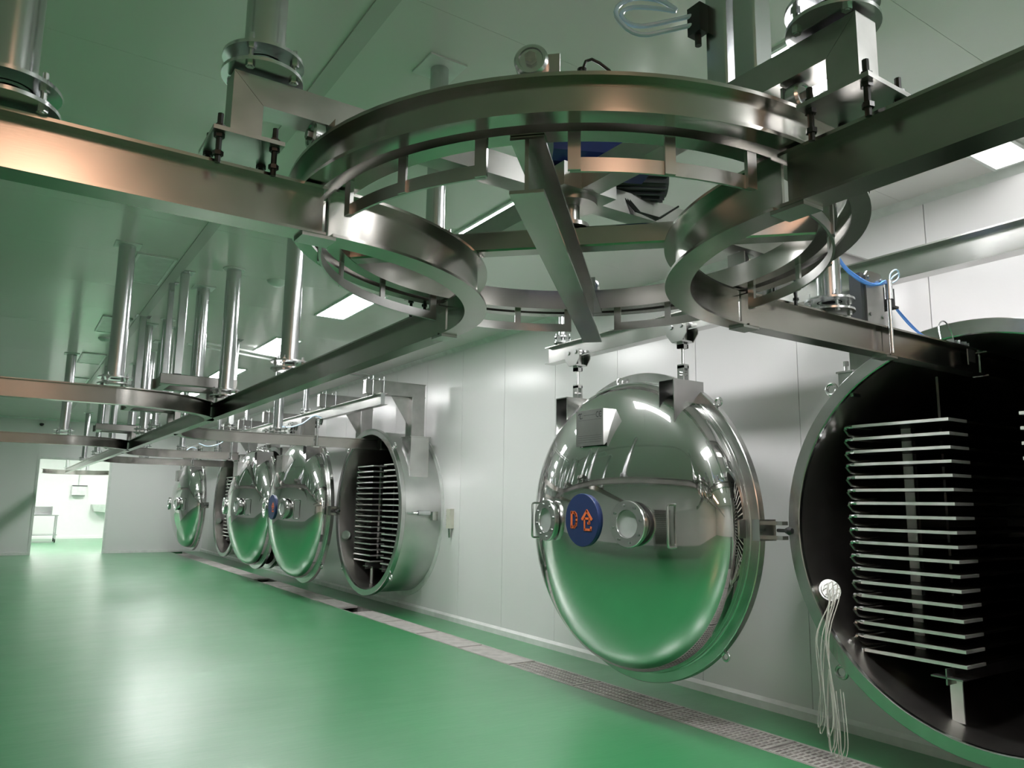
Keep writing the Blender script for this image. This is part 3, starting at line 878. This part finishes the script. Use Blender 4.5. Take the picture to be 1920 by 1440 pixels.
# ------------------------------------------------------------------ chamber doors
def torisphere(rad, rc, rk, n=26):
    """profile (depth outwards, radius) of a dished head from rim to apex"""
    th = math.asin((rad - rk) / (rc - rk))
    out = []
    h = rc - (rc - rk) * math.cos(th)
    for i in range(n // 2 + 1):
        a = pi / 2 - (pi / 2 - th) * i / (n // 2)
        out.append((rk * math.cos(a), rad - rk + rk * math.sin(a)))
    zc = (rk * math.cos(th)) - rc * math.cos(th)
    for i in range(1, n + 1):
        a = th * (1 - i / n)
        out.append((zc + rc * math.cos(a), rc * math.sin(a)))
    return out
PROF = torisphere(1.125, 2.1, .30)
SK = .10
XD = 4.30
def domex(r):
    """x of the dome front at radius r"""
    best = None
    for (d0, r0), (d1, r1) in zip(PROF[:-1], PROF[1:]):
        if r1 <= r <= r0:
            f = (r0 - r) / max(r0 - r1, 1e-9)
            return XD - SK - (d0 + (d1 - d0) * f)
    return XD - SK
def door(vy, label):
    t = Thing('chamber_door', label, 'door', (XD, vy, CZ), 'domed chamber doors')
    o = (XD, vy, CZ)
    b = MB(); b.lathe([(SK, 1.125)] + [(SK + d, r) for d, r in PROF], o, (-1, 0, 0), 128)
    t.part('dome', b, M['mirror'])
    b = MB(); b.lathe([(.0, 0), (.0, 1.20), (.005, 1.205), (.055, 1.205), (.06, 1.20), (.06, 1.135), (.065, 1.127), (SK, 1.127), (SK + .002, 1.12)], o, (-1, 0, 0), 128)
    t.part('rim', b, M['satin'])
    # sight glasses
    for s in (-1, 1):
        yc = vy + s * .485
        r = .485
        x = domex(r)
        b = MB(); prof = [(-.10, .130), (.018, .130), (.020, .132), (.020, .162), (.030, .166), (.056, .166), (.062, .162), (.062, .10), (.050, .096), (.02, .096)]
        oo = (x, yc, CZ + .005)
        ax = Vector((-1, s * .10, 0)).normalized()
        b.lathe(prof, oo, ax, 48)
        g = t.part('sight_glass', b, M['satin'])
        b = MB(); b.lathe([(.045, .097), (.046, 0)], oo, ax, 40); t.part('pane', b, M['glass'], g)
        u = Vector((0, 0, 1)); w = ax.cross(u).normalized()
        for k in range(8):
            a = 2 * pi * k / 8 + .2
            p = Vector(oo) + (u * math.cos(a) + w * math.sin(a)) * .132
            b = MB(); b.cyl(p + ax * .060, p + ax * .070, .010, 6); t.part('bolt', b, M['bolt'], g)
        # handle
        yh = vy + s * .80
        xh = domex(.80)
        b = MB(); b.tube([(xh + .02, yh, CZ + .145), (xh - .05, yh, CZ + .145), (xh - .062, yh, CZ + .140), (xh - .067, yh, CZ + .128), (xh - .067, yh, CZ - .128), (xh - .062, yh, CZ - .140), (xh - .05, yh, CZ - .145), (xh + .02, yh, CZ - .145)], .009, 10)
        t.part('handle', b, M['satin'])
        # hanging bracket
        yb = vy + s * .63
        b = MB()
        top = CZ + 1.045
        for e in (-.075, .075):
            x0 = XD - .02
            pts = []
            vs = []
            ye = yb + e
            for th in (-.004, .004):
                vs += [(XD - .33, ye + th, top), (XD - .02, ye + th, top), (XD - .02, ye + th, top - .16)]
                for q in range(9):
                    z = top - .16 - (.26) * q / 8 if q else top - .16
                    rr = math.hypot(ye - vy, z - CZ)
                    vs.append((max(XD - .33, domex(min(rr, 1.12)) + .012), ye + th, z))
                vs.append((XD - .33, ye + th, top - .43))
            n = len(vs) // 2
            b.add(vs, [tuple(range(n)), tuple(range(2 * n - 1, n - 1, -1))] + [(i, (i + 1) % n, (i + 1) % n + n, i + n) for i in range(n)])
        b.box(XD - .33, XD - .02, yb - .079, yb + .079, top, top + .008)
        t.part('hanging_bracket', b, M['satin'], smooth=False)
        # trolley and rod
        xt = 4.15
        b = MB()
        b.cyl((xt, yb, top + .13), (xt, yb, top + .26), .012, 10)
        for zz in (top + .008, top + .26):
            b.box(xt - .03, xt - .018, yb - .03, yb + .03, zz, zz + .12); b.box(xt + .018, xt + .03, yb - .03, yb + .03, zz, zz + .12)
            b.box(xt - .03, xt + .03, yb - .03, yb + .03, zz + (.10 if zz < top + .1 else 0), zz + (.13 if zz < top + .1 else .03))
            b.cyl((xt - .045, yb, zz + .06), (xt + .045, yb, zz + .06), .013, 10)
        rd = t.part('hanger_rod', b, M['satin'])
        b = MB()
        for e in (-1, 1):
            b.add([(xt + e * .058, yb - .10, 2.90), (xt + e * .058, yb + .10, 2.90), (xt + e * .058, yb + .10, 2.82), (xt + e * .058, yb + .05, 2.76), (xt + e * .058, yb - .05, 2.76), (xt + e * .058, yb - .10, 2.82),
                   (xt + e * .066, yb - .10, 2.90), (xt + e * .066, yb + .10, 2.90), (xt + e * .066, yb + .10, 2.82), (xt + e * .066, yb + .05, 2.76), (xt + e * .066, yb - .05, 2.76), (xt + e * .066, yb - .10, 2.82)],
                  [(0, 1, 2, 3, 4, 5), (11, 10, 9, 8, 7, 6)] + [(i, (i + 1) % 6, (i + 1) % 6 + 6, i + 6) for i in range(6)])
        b.box(xt - .058, xt + .058, yb - .05, yb + .05, 2.758, 2.772)
        b.box(xt - .03, xt + .03, yb - .03, yb + .03, top + .38, 2.76)
        tr = t.part('trolley', b, M['satin'], smooth=False)
        for e in (-1, 1):
            for q in (-.05, .05):
                b = MB(); b.cyl((xt + e * .018, yb + q, 2.878), (xt + e * .05, yb + q, 2.878), .034, 20); b.cyl((xt + e * .05, yb + q, 2.878), (xt + e * .075, yb + q, 2.878), .018, 6)
                t.part('wheel', b, M['galv'], tr)
    # name plate standing off the dome
    b = MB()
    x = domex(.62) - .03
    y0, y1, z0, z1 = vy - .165, vy + .165, CZ + .59, CZ + .87
    b.box(x, x + .012, y0, y1, z0, z1)
    b.add([(x + .012, y0, z0), (x + .012, y0, z1), (x + .30, y0, z1)], [(0, 1, 2)])
    b.add([(x + .012, y0, z1), (x + .012, y1, z1), (x + .22, y1, z1), (x + .22, y0, z1)], [(0, 1, 2, 3)])
    b.add([(x + .012, y1, z0), (x + .012, y1, z1), (x + .30, y1, z1)], [(2, 1, 0)])
    npl = t.part('name_plate', b, M['plate'], smooth=False)
    b = MB()
    U, V, N = (0, -1, 0), (0, 0, 1), (-1, 0, 0)
    oo = (x, vy, CZ + .73)
    b.stroke([(-.135, .108), (-.128, .116), (-.095, .116)], .008, .001, oo, U, V, N)
    b.stroke([(-.116, .116), (-.116, .085), (-.110, .078), (-.100, .078)], .008, .001, oo, U, V, N)
    b.stroke([(-.092, .080), (-.088, .080)], .008, .001, oo, U, V, N)
    for cx_, full in ((.095, False), (.130, True)):
        b.stroke([(cx_ + .016 * math.cos(math.radians(a)) + .004, .098 + .020 * math.sin(math.radians(a))) for a in range(55, 306, 25)], .006, .001, oo, U, V, N)
        if full:
            b.stroke([(cx_ - .010, .098), (cx_ + .010, .098)], .005, .001, oo, U, V, N)
    for q in (.062, -.062, -.078, -.094, -.112):
        b.stroke([(-.14, q), (.14, q)], .0016, .0006, oo, U, V, N)
    b.stroke([(-.07, .100), (.07, .100)], .003, .0006, oo, U, V, N)
    t.part('engraving', b, M['ink'], npl, smooth=False)
    # eye bolts round the rim
    for a in (90 - 6, 46, 314, 226):
        r = math.radians(a)
        c = Vector((XD - .10 if a == 84 else XD - .03, vy - 1.235 * math.cos(r) if a != 84 else vy + .13, CZ + 1.235 * math.sin(r) if a != 84 else CZ + 1.15))
        b = MB()
        n, k = 18, 7
        vs = []
        for i in range(n):
            p = 2 * pi * i / n
            for j in range(k):
                q = 2 * pi * j / k
                rr = .028 + .009 * math.cos(q)
                vs.append(c + Vector((.009 * math.sin(q), rr * math.cos(p), rr * math.sin(p))))
        b.add(vs, [(i * k + j, i * k + (j + 1) % k, ((i + 1) % n) * k + (j + 1) % k, ((i + 1) % n) * k + j) for i in range(n) for j in range(k)])
        t.part('eye_bolt', b, M['satin'])
    # latches at both sides
    for s in (-1, 1):
        yl = vy + s * 1.20
        b = MB()
        b.box(XD - .12, XD + .05, yl - .01 if s > 0 else yl - .05, yl + .05 if s > 0 else yl + .01, CZ - .085, CZ + .055)
        b.box(XD - .03, XD + .03, min(yl + s * .05, yl + s * .16), max(yl + s * .05, yl + s * .16), CZ + .02, CZ + .045)
        b.box(XD - .03, XD + .03, min(yl + s * .05, yl + s * .16), max(yl + s * .05, yl + s * .16), CZ - .075, CZ - .05)
        la = t.part('latch', b, M['satin'], smooth=False)
        b = MB(); b.cyl((XD, yl + s * .10, CZ - .015), (XD, yl + s * .175, CZ - .015), .012, 8); b.lathe([(-.028, 0), (-.024, .018), (0, .028), (.024, .018), (.028, 0)], (XD, yl + s * .19, CZ - .015), (0, 1, 0), 16); t.part('ball_pin', b, M['dark'], la)
    return t
def sign(t, vy, letter):
    x = domex(0) - .012
    b = MB(); b.lathe([(-.06, .195), (.0, .2), (.004, .197), (.004, 0)], (x, vy, CZ + .02), (-1, 0, 0), 64)
    s = t.part('sign_disc', b, M['sign'], label='round blue sign with orange lettering')
    U, V, N = (0, -1, 0), (0, 0, 1), (-1, 0, 0)
    oo = (x - .004, vy, CZ + .02)
    b = MB()
    w = .021
    if letter:
        D = [(-.120, .055), (-.120, -.055)]
        b.stroke(D, w, .003, oo, U, V, N)
        b.stroke([(-.120, .055), (-.085, .055), (-.066, .040), (-.060, .015), (-.060, -.015), (-.066, -.040), (-.085, -.055), (-.120, -.055)], w, .003, oo, U, V, N)
    c = .065
    b.stroke([(c, .068), (c - .055, .008)], w, .003, oo, U, V, N)
    b.stroke([(c, .068), (c + .055, .008)], w, .003, oo, U, V, N)
    b.stroke([(c - .028, .012), (c + .030, .012), (c + .030, -.022), (c + .014, -.022)], w * .8, .003, oo, U, V, N)
    b.stroke([(c - .028, .012), (c - .028, -.070), (c + .045, -.070), (c + .050, -.052)], w * .8, .003, oo, U, V, N)
    t.part('lettering', b, M['orange'], s, smooth=False)
d1 = door(4.57, 'nearest mirror polished dome door hanging in front of the right wall')
sign(d1, 4.57, True)
d2 = door(12.62, 'dome door hanging just beyond the second open chamber')
sign(d2, 12.62, False)
d3 = door(15.48, 'dome door closing the third chamber, behind the second door')
d4 = door(21.6, 'farthest dome door hanging in front of the grey far wall')

# ------------------------------------------------------------------ door tracks and their brackets
def track(y0, y1, label):
    t = Thing('door_track', label, 'track', (4.15, (y0 + y1) / 2, 2.83), 'door tracks above the chambers')
    b = MB(); b.ibeam([(4.15, y0), (4.15, y1)], 2.835, 2.995, .10, .009, .010); t.part('beam', b, M['bright'])
    b = MB(); b.box(4.10, 4.155, y0 - .004, y0 + .004, 2.835, 2.995); t.part('end_plate', b, M['galv'])
track(.2, 5.63, 'bright steel door track above the nearest dome door')
track(9.36, 17.6, 'bright steel door track above the second and third dome doors')
track(18.4, 23.2, 'steel door track above the farthest dome door')
def portal(y, label):
    t = Thing('track_bracket', label, 'bracket', (4.76, y, 2.452), 'steel brackets carrying the door tracks')
    b = MB(); b.rtube((4.76, y, 2.452), (4.76, y, 3.005), .20, .20, .008); t.part('post', b, M['tube'])
    b = MB(); b.ibeam([(3.98, y), (4.88, y)], 3.005, 3.20, .14, .010, .10); t.part('crossbeam', b, M['tube'])
    b = MB(); b.add([(4.66, y - .005, 3.005), (4.38, y - .005, 3.005), (4.66, y - .005, 2.60), (4.66, y + .005, 3.005), (4.38, y + .005, 3.005), (4.66, y + .005, 2.60)], [(0, 1, 2), (5, 4, 3), (0, 3, 4, 1), (1, 4, 5, 2), (2, 5, 3, 0)])
    t.part('gusset', b, M['tube'], smooth=False)
    for x in (4.07, 4.23):
        b = MB()
        for e in (-.078, .078):
            b.cyl((x, y + e, 2.98), (x, y + e, 3.25), .008, 8)
            b.cyl((x, y + e, 3.20), (x, y + e, 3.218), .016, 6)
        b.box(x - .015, x + .015, y - .095, y + .095, 3.20, 3.206)
        t.part('clamp_bolt', b, M['galv'])
names = ['at the right edge', 'over the second open chamber', 'over the closed third chamber', 'over the farthest open chamber']
for i, vy in enumerate(VY):
    for s in (-1, 1):
        portal(vy + s * (.72 if i == 0 else .92), 'steel track bracket %s, %s of two' % (names[i], 'nearer' if s < 0 else 'farther'))

# valve block with blue tubes on the latch of the hinged rail
t = Thing('valve_block', 'black valve block with blue air tubes on the rail before the nearest chamber', 'valve', (3.70, CY, 2.6))
b = MB(); b.cbox((3.71, CY + .0, 2.63), (.07, .06, .09)); b.cbox((3.71, CY, 2.575), (.10, .08, .012)); t.part('body', b, M['dark'])
for k in range(3):
    b = MB(); s_ = .008 * k
    b.tube(soft([(3.27, CY + .02, 2.90 - s_), (3.33, CY, 2.74 - s_), (3.42, CY - .05, 2.66 - s_), (3.53, CY - .065, 2.645), (3.62, CY - .06, 2.68 + s_), (3.69, CY - .02, 2.69)]), .005, 8); t.part('air_tube', b, M['tubeblue'])
for k in range(2):
    b = MB(); s_ = .015 * k
    b.tube(soft([(3.73, CY - .02, 2.60), (3.80, CY - .02, 2.55 + s_), (3.95, CY, 2.50 + s_), (4.08, CY + .01, ZT + .015), (4.20, CY, ZT + .008)]), .004, 8); t.part('air_tube', b, M['tubeblue'])
b = MB(); b.tube(soft([(3.69, CY - .04, 2.68), (3.66, CY - .06, 2.74), (3.72, CY - .07, 2.77), (3.77, CY - .05, 2.73), (3.70, CY - .03, 2.69), (3.68, CY - .06, 2.72), (3.74, CY - .06, 2.75)]), .004, 8); t.part('air_tube', b, M['tubepale'])

# terminal box on the wall beside the second chamber
t = Thing('terminal_box', 'small beige terminal box on the white wall beside the second chamber', 'box', (WX, 9.12, 1.31))
b = MB(); b.box(WX - .06, WX, 9.06, 9.17, 1.20, 1.46); t.part('housing', b, M['beige'])
for k in range(4):
    b = MB(); b.cyl((WX - .03, 9.17, 1.25 + k * .06), (WX - .03, 9.205, 1.25 + k * .06), .014, 10); t.part('cable_gland', b, M['dark'])
b = MB(); b.cyl((WX - .03, 9.11, 1.20), (WX - .03, 9.11, 1.08), .028, 12, .02); t.part('plug', b, M['satin'])

# small ceiling and wall fittings
t = Thing('security_camera', 'small black dome camera on the far wall under the ceiling', 'camera', (.70, FY, 3.5))
b = MB(); b.cbox((.70, FY - .04, 3.55), (.12, .08, .06)); t.part('mount', b, M['white'])
b = MB(); b.lathe([(0, .055), (.03, .05), (.055, .03), (.065, 0)], (.70, FY - .06, 3.52), (0, -.3, -1), 20); t.part('lens_dome', b, M['dark'])
b = MB(); b.lathe([(0, .09), (.02, .085), (.045, .05), (.05, 0)], (.95, 11.4, HC), (0, 0, -1), 24)
single('smoke_detector', 'small round detector on the ceiling left of the hanger pipes', 'detector', b, M['alu'], (.95, 11.4, HC))
b = MB(); b.lathe([(0, .10), (.02, .09), (.05, .05), (.055, 0)], (2.05, 7.3, HC), (0, 0, -1), 24)
single('smoke_detector', 'round detector on the ceiling right of the thick pipe hanger', 'detector', b, M['alu'], (2.05, 7.3, HC))
for i, (xa, ya, xb, yb) in enumerate(((1.9, 10.9, 4.9, 12.0), (1.9, 10.6, 4.9, 11.7))):
    b = MB(); b.tube([(xa, ya, HC - .04), (xb, yb, HC - .04)], .015, 8)
    single('conduit', 'thin pale conduit under the ceiling, %s of two' % ('farther', 'nearer')[i], 'conduit', b, M['alu'], (3, 11, HC), 'ceiling conduits')

# next room fittings
t = Thing('wall_cabinet', 'white switch box on the bright wall of the next room', 'box', (2.38, 33.36, 1.8))
b = MB(); b.box(2.16, 2.62, 33.22, 33.4, 1.62, 1.95); t.part('body', b, M['alu'])
b = MB(); b.box(2.16, 2.66, 33.2, 33.4, 1.96, 1.99); b.box(2.18, 2.60, 33.2, 33.22, 1.60, 1.62); t.part('lid', b, M['motorgrey'])
b = MB(); b.cyl((2.38, 33.36, 1.99), (2.38, 33.36, 3.38), .02, 8); t.part('conduit_pipe', b, M['alu'])
t = Thing('work_table', 'steel trolley table with a tray in the next room', 'table', (1.1, 31, 0))
for x in (.55, 1.62):
    for yy in (30.6, 31.5):
        b = MB(); b.rtube((x, yy, .12), (x, yy, .90), .04, .04, .004); lg = t.part('leg', b, M['galv'])
        b = MB(); b.cyl((x - .02, yy, .06), (x + .02, yy, .06), .06, 14); t.part('caster', b, M['dark'], lg)
b = MB(); b.box(.5, 1.67, 30.55, 31.55, .90, .93); t.part('tabletop', b, M['galv'])
b = MB(); b.box(.5, 1.67, 30.55, 31.55, .25, .27); t.part('shelf', b, M['galv'])
t = Thing('steel_tray', 'sloped steel tray lying on the table in the next room', 'tray', (1.1, 31, .93))
b = MB(); b.box(.45, 1.45, 30.6, 31.5, .935, .95); b.box(1.45, 1.47, 30.6, 31.5, .935, 1.22); b.box(.45, .47, 30.6, 31.5, .935, 1.1); b.box(.47, 1.45, 31.48, 31.5, .95, 1.2); t.part('pan', b, M['galv'])
t = Thing('wall_basin', 'steel basin on the next room wall beside the doorway edge', 'basin', (3.2, 33, 1))
b = MB(); b.add([(2.85, 33.38, 1.28), (3.8, 33.38, 1.28), (3.8, 32.9, 1.28), (2.85, 32.9, 1.28), (2.95, 33.38, 1.02), (3.7, 33.38, .95), (3.7, 33.0, .95), (2.95, 33.0, 1.02)], [(4, 5, 6, 7), (0, 4, 7, 3), (1, 2, 6, 5), (3, 7, 6, 2), (0, 1, 5, 4)]); t.part('bowl', b, M['alu'])

# tray rack left of the viewer: shows only as a mirror image in the domes
t = Thing('tray_rack', 'dark tray rack at the left wall, mirrored beside the sight glass of the nearest door', 'rack', (-2.6, 4.5, 0))
for x in (-3.0, -2.3):
    for yy in (4.0, 5.0):
        b = MB(); b.rtube((x, yy, 0), (x, yy, 2.1), .05, .05, .005); t.part('post', b, M['tube'])
for k in range(18):
    b = MB(); z = .30 + k * .10
    b.box(-3.0, -2.3, 4.03, 4.97, z, z + .012); b.box(-2.31, -2.3, 4.03, 4.97, z, z + .04); t.part('tray', b, M['inner'], smooth=False)
